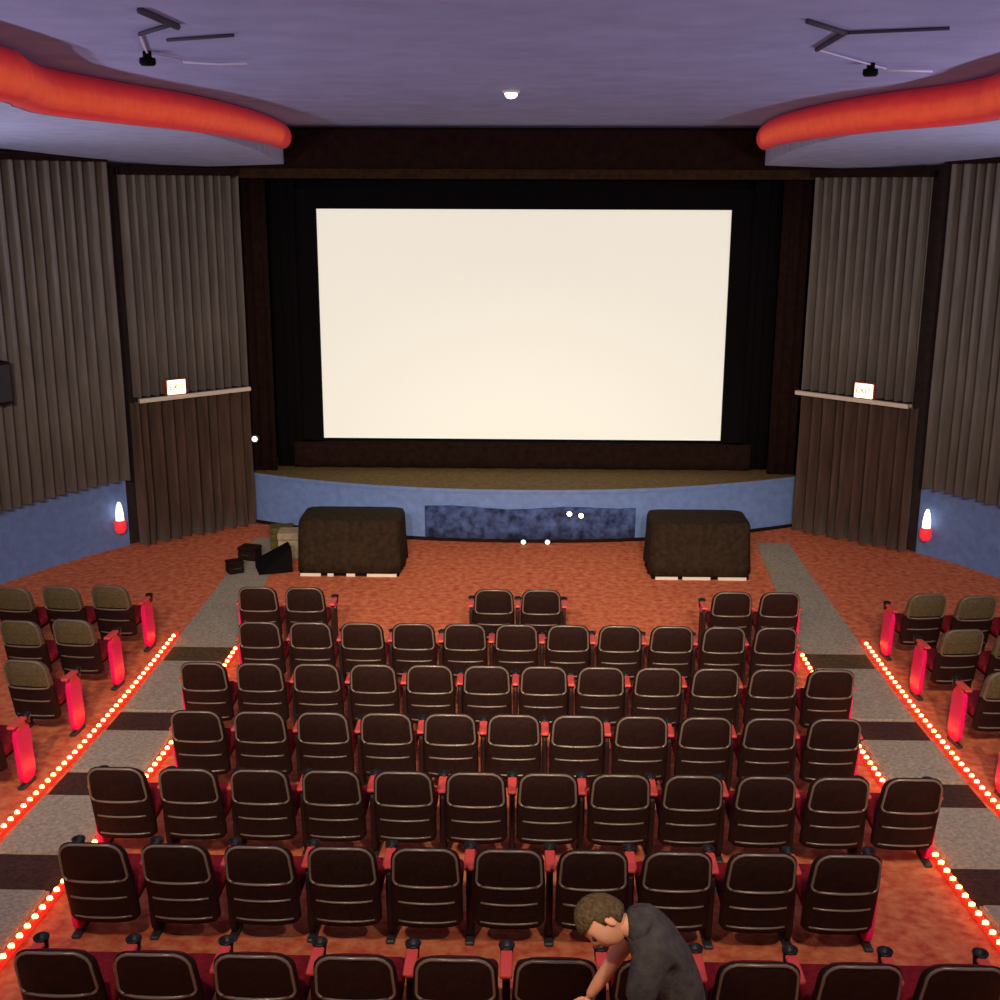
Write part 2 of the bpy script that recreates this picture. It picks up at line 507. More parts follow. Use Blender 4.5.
# ------------------------------------------------------------------ wall curtains, doorways, exit signs, sconces
def sub_path(pts, s, y_hi, y_lo, d):
    base = offset_path(smooth_wall, d)
    pa = Path(base)
    # arc-lengths at which y crosses limits
    out = []
    n = 400
    for i in range(n+1):
        p, t = pa.at(pa.L*i/n)
        if y_lo <= p.y <= y_hi: out.append((s*p.x, p.y))
    return Path(out)
for s, side in ((-1, 'left'), (1, 'right')):
    curtain('wall_curtain', None, None, 1.07, 5.76, .19, .115, m_curt, 'wide grey pleated curtain covering the %s wall above the blue wainscot' % side, 'curtain', 'grey pleated wall curtains',
            path=sub_path(None, s, 17.42, 12.0, .19), seed=20+s, s_sign=1, jitter=.22, band=(.10, .145, 'top_band', m_brown))
    curtain('wall_curtain', None, None, 2.28, 5.59, .15, .09, m_curt, 'narrow grey pleated curtain above the %s exit doorway' % side, 'curtain', 'grey pleated wall curtains',
            path=sub_path(None, s, 18.85, 17.58, .17), seed=30+s, s_sign=1, jitter=.25, band=(.10, .125, 'top_band', m_brown))
    curtain('door_curtain', None, None, .012, 2.20, .19, .12, m_curt_d, 'brown curtain closing the %s exit doorway' % side, 'curtain', 'brown doorway curtains',
            path=sub_path(None, s, 18.92, 17.52, .18), seed=40+s, s_sign=1, jitter=.35, flare=.25)
    # rail above the doorway
    rp_ = sub_path(None, s, 18.86, 17.48, .31)
    a, b_ = rp_.at(0)[0], rp_.at(rp_.L)[0]
    mid_ = (a+b_)/2; dv = b_-a
    t = empty('curtain_rail', (mid_.x, mid_.y, 2.21), math.atan2(dv.y, dv.x)); tag(t, 'cream white rail across the top of the %s doorway curtain' % side, 'curtain rail', 'doorway curtain rails')
    ln = dv.length/2
    bm = bmesh.new(); box(bm, (-ln, -.035, 0), (ln, .035, .065), .01); obj('rail', bm, m_white, t)
    for q in (-ln+.02, ln-.02):
        bm = bmesh.new(); box(bm, (q-.02, -.03, .01), (q+.02, .12 if s > 0 else .03, .05)); 
        obj('end_bracket', bm, m_white, t)
    # exit sign
    ctr, tg = rp_.at(rp_.L*(.68 if s < 0 else .62))
    ax = math.atan2(tg.y, tg.x)
    nrm = Vector((-tg.y, tg.x))
    if nrm.x*s > 0: nrm = -nrm
    face_rot = math.atan2(nrm.y, nrm.x)+math.pi/2     # local -y faces the room
    pz = Vector((ctr.x, ctr.y))+nrm*.03
    t = empty('exit_sign', (pz.x, pz.y, 2.275), face_rot); tag(t, 'lit cream exit sign above the %s doorway' % side, 'exit sign', 'lit exit signs')
    bm = bmesh.new(); box(bm, (-.165, -.02, 0), (.165, .05, .25), .012); obj('housing', bm, mat('sign_housing', (.35, .06, .04), .5, .3), t)
    bm = bmesh.new(); box(bm, (-.145, -.028, .018), (.145, -.018, .232), .006); obj('lit_face', bm, m_exit, t)
    cu = bpy.data.curves.new('exit_text', 'FONT'); cu.body = 'EXIT'; cu.size = .12; cu.align_x = 'CENTER'; cu.align_y = 'CENTER'; cu.extrude = .003
    to = bpy.data.objects.new('tmp', cu); COL.objects.link(to)
    bpy.context.view_layer.update()
    me = bpy.data.meshes.new_from_object(to.evaluated_get(bpy.context.evaluated_depsgraph_get()))
    bpy.data.objects.remove(to)
    me.materials.clear(); me.materials.append(m_exit_t)
    lo = bpy.data.objects.new('lettering', me); COL.objects.link(lo); lo.parent = t
    lo.location = (0, -.031, .125); lo.rotation_euler = (math.pi/2, 0, 0)
    # sconce on the wainscot
    sp = sub_path(None, s, 17.46, 16.0, .075)
    ctr, tg = sp.at(sp.L*(.06 if s < 0 else .06))
    nrm = Vector((-tg.y, tg.x))
    if nrm.x*s > 0: nrm = -nrm
    t = empty('wall_sconce', (ctr.x, ctr.y, .26), math.atan2(nrm.y, nrm.x)+math.pi/2)
    tag(t, 'small white and red wall sconce on the %s blue wainscot' % side, 'sconce', 'wall sconces')
    bm = bmesh.new(); lathe(bm, [(.05, 0), (.085, .06), (.09, .16), (.07, .20)], (0, -.10, 0), 14); obj('red_cup', bm, m_sconce_r, t, True)
    bm = bmesh.new(); lathe(bm, [(.062, .20), (.06, .30), (.042, .42), (.02, .48)], (0, -.10, 0), 14); obj('shade', bm, m_sconce, t, True)
    bm = bmesh.new(); box(bm, (-.03, -.08, .05), (.03, .0, .13), .01); obj('mount', bm, m_metal, t)

# wall speaker on the left curtain
sp = sub_path(None, -1, 16.2, 15.2, .36)
ctr, tg = sp.at(sp.L*.77)
t = empty('wall_speaker', (ctr.x, ctr.y, 2.55), R(62)); tag(t, 'dark wall speaker at the left edge, in front of the pleated curtain', 'speaker')
bm = bmesh.new()
prism(bm, [(-.2, .14), (.2, .14), (.15, -.14), (-.15, -.14)], 0, .55); obj('cabinet', bm, m_brown, t)
bm = bmesh.new(); box(bm, (-.14, -.155, .03), (.14, -.138, .52), .01); obj('grille', bm, m_metal, t)
bm = bmesh.new(); box(bm, (-.05, .14, .2), (.05, .34, .3), .01); obj('bracket', bm, m_metal, t)

# small round light on the left stage side
t = empty('wall_light', (-4.27, 18.78, 1.42)); tag(t, 'tiny round white light beside the left doorway curtain', 'lamp')
bm = bmesh.new(); lathe(bm, [(.07, .03), (.07, 0), (.055, -.02)], (0, 0, 0), 14, 'y'); obj('ring', bm, m_metal, t, True)
bm = bmesh.new(); lathe(bm, [(.048, -.015), (.04, -.045), (.015, -.06)], (0, 0, 0), 14, 'y'); obj('globe', bm, m_sconce, t, True)

# ------------------------------------------------------------------ draped cabinets on the floor
def cabinet(x0, x1, label, seed):
    rng = random.Random(seed)
    y0, y1, h = 16.12, 17.0, .80
    cx, cy = (x0+x1)/2, (y0+y1)/2
    t = empty('draped_cabinet', (cx, cy, 0)); tag(t, label, 'cabinet', 'black draped cabinets before the stage')
    hw, hd_ = (x1-x0)/2, (y1-y0)/2
    bm = bmesh.new()
    n = 72
    rings = []
    for z, g, amp in ((.05, .02, .012), (.2, .015, .011), (.42, .005, .008), (.62, 0, .006), (.74, -.004, .003), (.785, -.018, .001), (.80, -.06, 0)):
        ring = []
        for k in range(n):
            a = 2*math.pi*k/n
            ca, sa = math.cos(a), math.sin(a)
            e = 9
            rr_ = (abs(ca)**e+abs(sa)**e)**(-1/e)
            f_ = 1+0*rng.random()
            w = amp*math.sin(k*1.9+seed)+amp*.6*math.sin(k*.8+seed*2)
            ring.append((ca*rr_*(hw+g+w), sa*rr_*(hd_+g+w), z))
        rings.append(ring)
    loft(bm, rings); obj('cloth_cover', bm, m_cloth, t, smooth=True)
    bm = bmesh.new(); box(bm, (-hw+.02, -hd_+.0, 0), (hw-.02, hd_-.02, .06)); obj('base', bm, m_black, t)
    segs = ((-.95, -.55), (-.42, -.30), (-.05, .12), (.35, .93)) if seed == 1 else ((-.90, -.45), (-.36, .20), (.35, .92))
    for a, c in segs:
        bm = bmesh.new(); box(bm, (a*hw, -hd_-.045, .002), (c*hw, -hd_-.02, .045), .004); obj('white_edge_strip', bm, m_white, t)
    return t
cabinet(-3.13, -1.68, 'black cloth draped cabinet on the floor left of the stage centre', 1)
cabinet(1.84, 3.24, 'black cloth draped cabinet on the floor right of the stage centre', 2)

# items left of the left cabinet: floor monitor, cases
t = empty('floor_monitor', (-3.52, 16.35, 0.012), R(20)); tag(t, 'black wedge shaped floor monitor left of the draped cabinet', 'speaker')
bm = bmesh.new()
vs = [(-.24, -.2, 0), (.24, -.2, 0), (.24, .2, 0), (-.24, .2, 0), (-.24, .12, .10), (.24, -.12, .34), (.24, .2, .34), (-.24, .2, .12)]
V = [bm.verts.new(v) for v in vs]
for f in ((0, 1, 2, 3), (0, 4, 5, 1), (4, 7, 6, 5), (1, 5, 6, 2), (3, 2, 6, 7), (0, 3, 7, 4)): bm.faces.new([V[i] for i in f])
obj('cabinet', bm, m_black, t)
bm = bmesh.new(); box(bm, (.235, -.1, .05), (.25, .15, .28), .004); obj('side_plate', bm, m_metal, t)
m_olive = mat('olive_canvas', (.10, .085, .03), .9, .1, .4, 15, .4, 40)
m_tan = mat('tan_cardboard', (.34, .27, .18), .9, .1, .3, 10)
def case(name, x, y, rz, w, d, h, m, label):
    t = empty(name, (x, y, .012), rz); tag(t, label, 'case', 'cases beside the left cabinet')
    bm = bmesh.new(); box(bm, (-w/2, -d/2, 0), (w/2, d/2, h*.72), .02); obj('body', bm, m, t)
    bm = bmesh.new(); box(bm, (-w/2-.006, -d/2-.006, h*.73), (w/2+.006, d/2+.006, h), .02); obj('lid', bm, m, t)
    bm = bmesh.new(); tube(bm, [(-.06, -d/2-.01, h*.5), (-.05, -d/2-.04, h*.5), (.05, -d/2-.04, h*.5), (.06, -d/2-.01, h*.5)], .008, 6); obj('handle', bm, m_metal, t)
case('equipment_case', -3.62, 17.45, R(10), .34, .30, .34, m_olive, 'olive equipment case nearest the stage, left of the draped cabinet')
case('equipment_case', -3.98, 16.85, R(-15), .28, .24, .20, m_brown, 'small dark brown case on the grey aisle carpet edge')
case('equipment_case', -3.42, 17.0, R(5), .30, .34, .40, m_tan, 'tan box standing against the left draped cabinet')
case('equipment_case', -4.05, 16.2, R(30), .22, .2, .18, m_brown, 'small dark case nearest the seats on the left aisle')

# ------------------------------------------------------------------ aisles
IN_X, OUT_X = 3.36, 4.13
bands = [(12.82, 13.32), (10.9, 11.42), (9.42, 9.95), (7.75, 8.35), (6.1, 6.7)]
for s, side in ((-1, 'left'), (1, 'right')):
    t = empty('aisle_runner', (s*3.75, 9, 0)); tag(t, 'grey carpeted aisle with dark steps between the centre seats and the %s seats' % side, 'aisle carpet', 'grey aisle runners')
    # flat strip to the stage
    def prof_strip(y0, y1, xi0, xo0, xi1, xo1, dz, m, name, nseg=3, bev=0.0):
        bm = bmesh.new(); rr = []
        for i in range(nseg+1):
            u = i/nseg; y = y0+(y1-y0)*u
            xi = s*(xi0+(xi1-xi0)*u); xo = s*(xo0+(xo1-xo0)*u)
            z = fz(y)
            rr.append([bm.verts.new((x-s*3.75, y-9, zz)) for x, zz in ((xi, z+dz), (xo, z+dz), (xo, z-.02), (xi, z-.02))])
        for a, c in zip(rr, rr[1:]):
            for k in range(4): bm.faces.new((a[k], a[(k+1) % 4], c[(k+1) % 4], c[k]))
        bm.faces.new(rr[0][::-1]); bm.faces.new(rr[-1])
        return obj(name, bm, m, t)
    prof_strip(13.33, 17.95, IN_X, OUT_X, 3.66, 4.16, .010, m_aisle, 'carpet_strip', 2)
    ends = [13.33]
    prev = 12.82
    allb = bands
    for i, (a, c) in enumerate(allb):
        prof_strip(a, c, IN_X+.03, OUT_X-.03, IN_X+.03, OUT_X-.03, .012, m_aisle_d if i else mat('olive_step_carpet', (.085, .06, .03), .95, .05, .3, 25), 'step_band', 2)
        nxt = allb[i+1][1] if i+1 < len(allb) else 4.6
        # tread slab between bands: level top, proud of the slope, rounded edges
        bm = bmesh.new()
        yt0, yt1 = nxt+.01, a-.01
        zt = fz(yt0)+.03
        zt1 = fz(yt1)+.05
        bmb = box(bm, (s*IN_X+s*.03-s*3.75 if s > 0 else s*OUT_X+.03-s*3.75, yt0-9, -.01), (s*OUT_X-.03-s*3.75 if s > 0 else s*IN_X-.03-s*3.75, yt1-9, .05))
        for v in bm.verts:
            yy = v.co.y+9
            top = v.co.z > .03
            v.co.z = (zt if yy < (yt0+yt1)/2 else zt1) if top else fz(yy)-.02
        tops = [e_ for e_ in bm.edges if all(v.co.z > fz(v.co.y+9)+.01 for v in e_.verts)]
        bmesh.ops.bevel(bm, geom=tops, offset=.02, segments=2, affect='EDGES')
        obj('tread', bm, m_aisle, t)

# string lights: red casing with bulbs
bm = bmesh.new()
bmesh.ops.create_icosphere(bm, subdivisions=1, radius=.025)
bulb_mesh = bpy.data.meshes.new('bulb'); bm.to_mesh(bulb_mesh); bm.free(); bulb_mesh.materials.append(m_bulb)
for x, y0, y1, lab in ((-OUT_X-.04, 4.8, 13.72, 'red string of glowing bulbs along the outer edge of the left aisle'), (-IN_X+.035, 4.8, 13.3, 'red string of glowing bulbs along the centre seats on the left aisle'),
                       (IN_X-.035, 4.8, 13.3, 'red string of glowing bulbs along the centre seats on the right aisle'), (OUT_X+.04, 4.8, 13.72, 'red string of glowing bulbs along the outer edge of the right aisle')):
    t = empty('string_light', (x, y0, fz(y0))); tag(t, lab, 'string light', 'aisle string lights')
    bm = bmesh.new(); pts = []
    k = int((y1-y0)/.25)
    for i in range(k+1):
        y = y0+(y1-y0)*i/k
        pts.append((0, y-y0, fz(y)-fz(y0)+.028))
    tube(bm, pts, .026, 8); obj('casing', bm, m_rope, t, True)
    nb = int((y1-y0)/.13)
    for i in range(nb):
        y = y0+.06+.13*i
        o = bpy.data.objects.new('bulb', bulb_mesh); COL.objects.link(o); o.parent = t
        o.location = (0, y-y0, fz(y)-fz(y0)+.052)

# ------------------------------------------------------------------ theatre seats
SH = .92
def back_y(z):      # recline
    return -.20-.16*max(0, (z-.30))/.62
def back_w(z):
    if z < .62: return .235
    u = (z-.62)/(.92-.62)
    return .235-.018*u
def make_seat(shell_mat, end=None, first=False):
    t = empty('theatre_seat')
    # backrest shell (loft over height, rounded top corners)
    bm = bmesh.new(); rings = []
    rad = .11
    zs = [.26, .285, .36, .50, .64, .74, .81, .85, .88, .90, .915, .92]
    for z in zs:
        w = back_w(z)
        if z > SH-rad: w -= rad-math.sqrt(max(0, rad*rad-(z-(SH-rad))**2))
        if z < .285: w -= .02
        th = .085*(1 if z < .82 else max(.25, 1-(z-.82)/.13))
        yc = back_y(z); ring = []
        for k in range(18):
            a = 2*math.pi*k/18
            ca, sa = math.cos(a), math.sin(a)
            px = math.copysign(abs(ca)**.45, ca)*w
            py = math.copysign(abs(sa)**.6, sa)*th/2
            py += -.035*(1-(px/.235)**2)          # back bulges toward the rear
            ring.append((px, yc+py, z))
        rings.append(ring)
    loft(bm, rings); bo = obj('backrest', bm, shell_mat, t, smooth=True)
    bo.data.materials.append(m_shell)          # the lower half of the shell is dark on every seat
    for p in bo.data.polygons:
        if p.center.z < .60: p.material_index = 1
    br = t.children[0]
    # rear surface y
    def ry(x, z): 
        th = .085*(1 if z < .82 else max(.25, 1-(z-.82)/.13))
        xe = min(1, abs(x)/max(.02, back_w(z)))
        return back_y(z)-th/2*(1-xe**4)**.3*1.0-.035*(1-(x/.235)**2)-.0
    pts = []
    def rim_at(x, z): pts.append((x, ry(x, z)-.002, z))
    for i in range(9): rim_at(-.175+.35*i/8, .615)
    for a in range(0, 90, 30): rim_at(.175+.035*math.sin(R(a)), .65-.035*math.cos(R(a)))
    for z in (.65, .72, .79): rim_at(.212-.008*(z-.65)/.14, z)
    for a in (15, 35, 55, 75): rim_at(.100+.104*math.cos(R(a)), .806+.104*math.sin(R(a)))
    for x in (.06, 0, -.06): rim_at(x, .912)
    for a in (75, 55, 35, 15): rim_at(-.100-.104*math.cos(R(a)), .806+.104*math.sin(R(a)))
    for z in (.79, .72, .65): rim_at(-.212+.008*(z-.65)/.14, z)
    for a in range(60, -1, -30): rim_at(-.175-.035*math.sin(R(a)), .65-.035*math.cos(R(a)))
    bm = bmesh.new(); tube(bm, pts, .0095, 6, closed=True); obj('back_rim', bm, m_rim, br, smooth=True)
    for z, hw_ in ((.47, .185), (.30, .19)):
        bm = bmesh.new(); tube(bm, [(x, ry(x, z)-.002, z) for x in [hw_*(-1+2*i/8) for i in range(9)]], .008, 6); obj('back_ridge', bm, m_rim, br, smooth=True)
    # front pad
    bm = bmesh.new(); rings = []
    for z in (.40, .43, .6, .78, .835, .85):
        w = .19 if .41 < z < .82 else .165
        yc = back_y(z)+.035
        rings.append([(math.copysign(abs(math.cos(a))**.5, math.cos(a))*w, yc+.035*math.sin(a), z) for a in [2*math.pi*k/14 for k in range(14)]])
    loft(bm, rings); obj('back_pad', bm, m_seat, br, smooth=True)
    # seat cushion
    bm = bmesh.new(); box(bm, (-.22, -.17, .36), (.22, .28, .46), .04, 3); obj('seat', bm, m_seat, t, smooth=True)
    bm = bmesh.new(); box(bm, (-.20, -.17, .33), (.20, .25, .362), .012, 1); obj('seat_pan', bm, m_shell, t)
    return t

def standard_mesh(w=.05):
    bm = bmesh.new()
    # outline in the y-z plane: tall rounded panel leaning a little
    out = []
    def lean(y, z): return (y-.05*(z/.62), z)
    y0, y1, z0, z1, r_ = -.09, .15, .03, .615, .115
    for cy, cz, a0 in ((y1-r_, z1-r_, 0), (y0+r_, z1-r_, 90), (y0+r_*.8, z0+r_*.8, 180), (y1-r_*.8, z0+r_*.8, 270)):
        rr_ = r_ if a0 < 180 else r_*.8
        for k in range(5):
            a = R(a0+22.5*k); out.append(lean(cy+rr_*math.cos(a), cz+rr_*math.sin(a)))
    rings = []
    for x, sc in ((-w/2, .93), (-w/2+.008, 1), (w/2-.008, 1), (w/2, .93)):
        rings.append([(x, .0+(y)*sc, .32+(z-.32)*sc) for y, z in out])
    loft(bm, rings)
    return bm
def add_standard(t, x, m, endpanel):
    st = obj('side_standard', standard_mesh(.05 if endpanel else .042), m, t, smooth=False)
    st.location = (x, .02, 0)
    bm = bmesh.new(); box(bm, (-.035, -.22, .0), (.035, .02, .03), .012, 2); 
    box(bm, (-.03, -.12, -.06), (.03, -.02, .004))
    ar = obj('armrest', bm, m_redmid, t); ar.location = (x, .06, .615)
    bm = bmesh.new(); lathe(bm, [(.034, -.05), (.040, .02), (.047, .034), (.047, .042), (.036, .042), (.030, .012)], (0, .05, 0), 14)
    cu = obj('cup_holder', bm, m_cup, ar, smooth=True)
    bm = bmesh.new(); box(bm, (-.03, -.1, 0), (.03, .14, .035), .008, 1); ft = obj('foot', bm, m_metal, t); ft.location = (x, .0, 0)
    return st

PITCH = .54
proto = {}
def get_proto(kind, left, right):
    """kind centre/side; left/right: None, 'mid' or 'end' standards"""
    key = (kind, left, right)
    if key not in proto:
        t = make_seat(m_shell if kind == 'centre' else m_shell_side)
        for sx, what in ((-1, left), (1, right)):
            if what: add_standard(t, sx*PITCH/2, m_red if what == 'end' else m_arm, what == 'end')
        proto[key] = [t, False]
    p = proto[key]
    if not p[1]:
        p[1] = True
        return p[0]
    return copy_tree(p[0])

ordn = ['first', 'second', 'third', 'fourth', 'fifth', 'sixth', 'seventh', 'eighth', 'ninth', 'tenth', 'eleventh', 'twelfth']
rows = [  # y of the seat-back top, number of slots, occupied slots, words
    (5.57, 10, list(range(10)), 'the centre row nearest the camera'),
    (6.87, 11, list(range(10)), 'the second centre row from the camera'),
    (8.12, 12, list(range(12)), 'the third centre row from the camera'),
    (9.34, 11, list(range(11)), 'the fourth centre row from the camera'),
    (10.57, 12, list(range(12)), 'the fifth centre row from the camera'),
    (11.78, 11, list(range(11)), 'the sixth centre row from the camera'),
    (12.92, 12, [0, 1, 5, 6, 10, 11], 'the front centre row nearest the stage'),
]
for y, n, occ, words in rows:
    yo = y+.36
    for j, sl in enumerate(occ):
        x = (sl-(n-1)/2)*PITCH
        first = (sl-1) not in occ; last = (sl+1) not in occ
        left = ('end' if sl == 0 and n != 10 else 'mid') if first else None
        right = 'end' if (last and sl >= n-2 and n != 10) else 'mid'
        t = get_proto('centre', left, right)
        t.location = (x, yo, fz(yo)-(.0)); 
        t.rotation_euler = (0, 0, 0)
        lab = 'dark theatre seat, %s from the left in %s' % (ordn[j], words)
        tag(t, lab, 'theatre seat', 'theatre seats of the centre block')

side_rows = [(12.92, 3, 'front'), (11.78, 2, 'second'), (10.57, 1, 'third'), (9.34, 1, 'fourth')]
X_SIDE = 4.64
for s, side in ((-1, 'left'), (1, 'right')):
    for y, n, words in side_rows:
        for j in range(n):
            yo = y+.36
            x = s*(X_SIDE+j*PITCH) - (.05 if s > 0 else 0)
            yy = yo - j*.05
            inner = 'end' if j == 0 else None
            outer = 'mid'
            t = get_proto('side', outer if s < 0 else inner, inner if s < 0 else outer)
            t.location = (x, yy, fz(yy)); t.rotation_euler = (0, 0, R(6)*s)
            lab = 'olive grey theatre seat, %s from the aisle in the %s row of the %s block' % (ordn[j], words, side)
            if n == 1: lab = 'olive grey aisle seat in the %s row of the %s block' % (words, side)
            tag(t, lab, 'theatre seat', 'theatre seats of the %s block' % side)

# ------------------------------------------------------------------ ceiling fixtures
t = empty('downlight', (-.09, 12.1, CEIL_Z-.02)); tag(t, 'small bright round downlight in the middle of the ceiling', 'downlight')
bm = bmesh.new(); lathe(bm, [(.085, .02), (.085, 0), (.065, -.008)], (0, 0, 0), 18); obj('trim_ring', bm, m_white, t, True)
bm = bmesh.new(); lathe(bm, [(.06, -.005), (.055, -.035), (.03, -.05), (.008, -.055)], (0, 0, 0), 18); obj('lens', bm, m_lamp, t, True)
m_gap = mat('dark_fixture_arm', (.05, .045, .07), .8, .1)
m_rod = mat('pale_rod', (.50, .46, .66), .5, .3)
for lab, arms, head, rod in (
    ('dark branching bracket with black lamp head and pale rod on the left ceiling', [((-1.96, 6.7), (-1.95, 7.35), .035), ((-1.95, 7.25), (-2.28, 7.7), .022), ((-1.72, 7.75), (-2.20, 8.0), .018)], (-2.56, 8.75), ((-2.42, 9.15), (-2.20, 9.3), (-1.98, 9.25))),
    ('dark branching bracket with black lamp head and pale rod on the right ceiling', [((1.62, 7.12), (1.95, 7.62), .026), ((1.95, 7.6), (1.99, 8.5), .028), ((1.95, 7.62), (2.50, 7.42), .018)], (2.62, 9.5), ((2.8, 9.72), (3.0, 9.75), (3.17, 9.8)))):
    c = Vector((arms[1][0][0], arms[1][0][1], CEIL_Z-.05))
    t = empty('ceiling_bracket', c); tag(t, lab, 'bracket', 'ceiling brackets')
    for a, b_, r_ in arms:
        bm = bmesh.new(); tube(bm, [Vector((a[0], a[1], CEIL_Z-.014))-c, Vector((b_[0], b_[1], CEIL_Z-.014))-c], r_*.6, 8); obj('arm', bm, m_gap, t, True)
    h = Vector((head[0], head[1], CEIL_Z-.02))-c
    bm = bmesh.new(); lathe(bm, [(.03, .02), (.03, -.02), (.055, -.025), (.058, -.06), (.045, -.075)], h, 14); obj('lamp_head', bm, m_black, t, True)
    bm = bmesh.new(); tube(bm, [Vector((p[0], p[1], CEIL_Z-.03))-c for p in rod], .012, 6); obj('rod', bm, m_rod, t, True)
    bm = bmesh.new(); tube(bm, [Vector((arms[1][1][0], arms[1][1][1], CEIL_Z-.012))-c, h+Vector((0, 0, .008)), Vector((rod[0][0], rod[0][1], CEIL_Z-.02))-c], .008, 6); obj('cable', bm, m_rod, t, True)

# fill spotlights added above the rear seats to brighten the room, unseen
def spot(x, y, target, watts, col, size=R(70), blend=.8, lab=''):
    z = CEIL_Z-.32
    t = empty('house_spotlight', (x, y, z)); tag(t, lab, 'spotlight', 'house spotlights over the rear seats')
    d = (Vector(target)-Vector((x, y, z))).normalized()
    q = d.to_track_quat('-Z', 'Y')
    bm = bmesh.new(); tube(bm, [-d*.12, d*.10, d*.13], [.07, .10, .105], 16, caps=False); obj('can', bm, m_metal, t, True)
    bm = bmesh.new(); tube(bm, [(0, 0, .05), (0, 0, .32)], .015, 8); obj('stem', bm, m_metal, t)
    ld = bpy.data.lights.new('spot', 'SPOT'); ld.energy = watts; ld.color = col; ld.spot_size = size; ld.spot_blend = blend; ld.shadow_soft_size = .10
    lo = bpy.data.objects.new('spot_lamp', ld); COL.objects.link(lo); lo.parent = t
    lo.location = d*.14; lo.rotation_euler = q.to_euler()
nm = ['left outer', 'left inner', 'right inner', 'right outer']
for i, (x, tx, ty) in enumerate(((-4.6, -6.0, 15.5), (-1.5, -1.6, 15.0), (1.5, 1.6, 15.0), (4.6, 6.0, 15.5))):
    spot(x if abs(x) < 3 else math.copysign(2.9, x), 2.4, (tx, ty, 0.6), WASH_W, (1.0, .80, .62), R(62), 1.0, 'black ceiling spotlight above the rear seats, %s of four' % nm[i])
spot(0, 2.4, (0, 15.5, 0), WASH_W*2.2, (1.0, .80, .58), R(38), 1.0, 'black ceiling spotlight aimed at the floor before the stage')
for x, lab in ((-1.6, 'left'), (1.6, 'right')):
    spot(x, 2.0, (x*1.1, 7.5, .6), WASH_W*.38, (1.0, .78, .62), R(80), 1.0, 'black ceiling spotlight aimed at the rear seats, %s one' % lab)
# unseen uplights added on the side walls to brighten ceiling and walls
for s, side in ((-1, 'left'), (1, 'right')):
    for k, y in enumerate((3.0, 7.0, 11.0)):
        x = s*(wall_x(y)-.22)
        t = empty('wall_uplight', (x, y, 2.1)); tag(t, 'half round uplight on the %s wall, %s from the back' % (side, ordn[k]), 'uplight', 'wall uplights')  # unseen fill uplight, added to brighten ceiling and walls
        bm = bmesh.new(); lathe(bm, [(.05, 0), (.14, .06), (.18, .16), (.175, .16), (.13, .07), (.04, .02)], (0, 0, 0), 16); obj('bowl', bm, m_white, t, True)
        bm = bmesh.new(); box(bm, (-.06 if s < 0 else .02, -.05, .02), (-.02 if s < 0 else .06, .05, .12)); 
        box(bm, (min(0, s*.24), -.02, .05), (max(0, s*.24), .02, .08)); obj('wall_plate', bm, m_white, t)
        ld = bpy.data.lights.new('uplight', 'AREA'); ld.shape = 'DISK'; ld.size = .24; ld.energy = UPLIGHT_W; ld.color = (.86, .84, 1.0); ld.spread = R(170)
        lo = bpy.data.objects.new('uplight_lamp', ld); COL.objects.link(lo); lo.parent = t
        lo.location = (-s*.0, 0, .17); lo.rotation_euler = (math.pi, s*R(20)*-1, 0)

# ------------------------------------------------------------------ person bending over behind the nearest row
def skin_mesh(chains, scale=1.0, sub=2, add=0.0):
    """chains: list of joint lists [(pos, rx, ry)...]; chains share joints by equal position"""
    bm = bmesh.new(); lay = bm.verts.layers.skin.verify()
    seen = {}
    for ci, ch in enumerate(chains):
        prev = None
        for p, a, b_ in ch:
            k = tuple(round(c, 4) for c in p)
            if k not in seen:
                v = bm.verts.new(p); v[lay].radius = (a+add, b_+add); seen[k] = v
                if len(seen) == 1: v[lay].use_root = True
            v = seen[k]
            if prev is not None and prev is not v: bm.edges.new((prev, v))
            prev = v
    me = bpy.data.meshes.new('tmp'); bm.to_mesh(me); bm.free()
    o = bpy.data.objects.new('tmp', me); COL.objects.link(o)
    m1 = o.modifiers.new('skin', 'SKIN'); m1.use_smooth_shade = True
    m2 = o.modifiers.new('sub', 'SUBSURF'); m2.levels = sub; m2.render_levels = sub
    bpy.context.view_layer.update()
    r = bpy.data.meshes.new_from_object(o.evaluated_get(bpy.context.evaluated_depsgraph_get()))
    bpy.data.objects.remove(o)
    return r

PF = fz(5.0)
person = empty('person', (.82, 5.0, PF))
tag(person, 'person in a dark grey shirt bending forward behind the nearest row of seats', 'person')
PO = Vector((.82, 5.0, PF))
pelvis = ((.85, 5.0, 1.43), .15, .115)
spine = [pelvis, ((.84, 5.0, 1.58), .145, .108), ((.79, 5.0, 1.73), .155, .112), ((.715, 5.0, 1.86), .15, .105), ((.645, 5.0, 1.925), .085, .075), ((.585, 4.995, 1.945), .056, .056), ((.53, 4.99, 1.945), .055, .055)]
ch = spine[3]
armL = [ch, ((.685, 4.85, 1.885), .072, .07), ((.655, 4.815, 1.76), .054, .052), ((.61, 4.80, 1.61), .045, .043), ((.54, 4.83, 1.46), .038, .034), ((.49, 4.86, 1.37), .027, .022)]
armR = [ch, ((.665, 5.15, 1.855), .072, .07), ((.615, 5.175, 1.75), .052, .05), ((.555, 5.18, 1.64), .046, .042), ((.475, 5.20, 1.48), .040, .036), ((.425, 5.215, 1.38), .028, .022)]
legL = [pelvis, ((.85, 4.90, 1.36), .095, .10), ((.80, 4.89, 1.02), .062, .066), ((.87, 4.89, .70), .042, .046), ((.88, 4.89, .61), .04, .045), ((.76, 4.88, .585), .036, .03)]
legR = [pelvis, ((.85, 5.10, 1.36), .095, .10), ((.80, 5.11, 1.02), .062, .066), ((.87, 5.11, .70), .042, .046), ((.88, 5.11, .61), .04, .045), ((.76, 5.12, .585), .036, .03)]
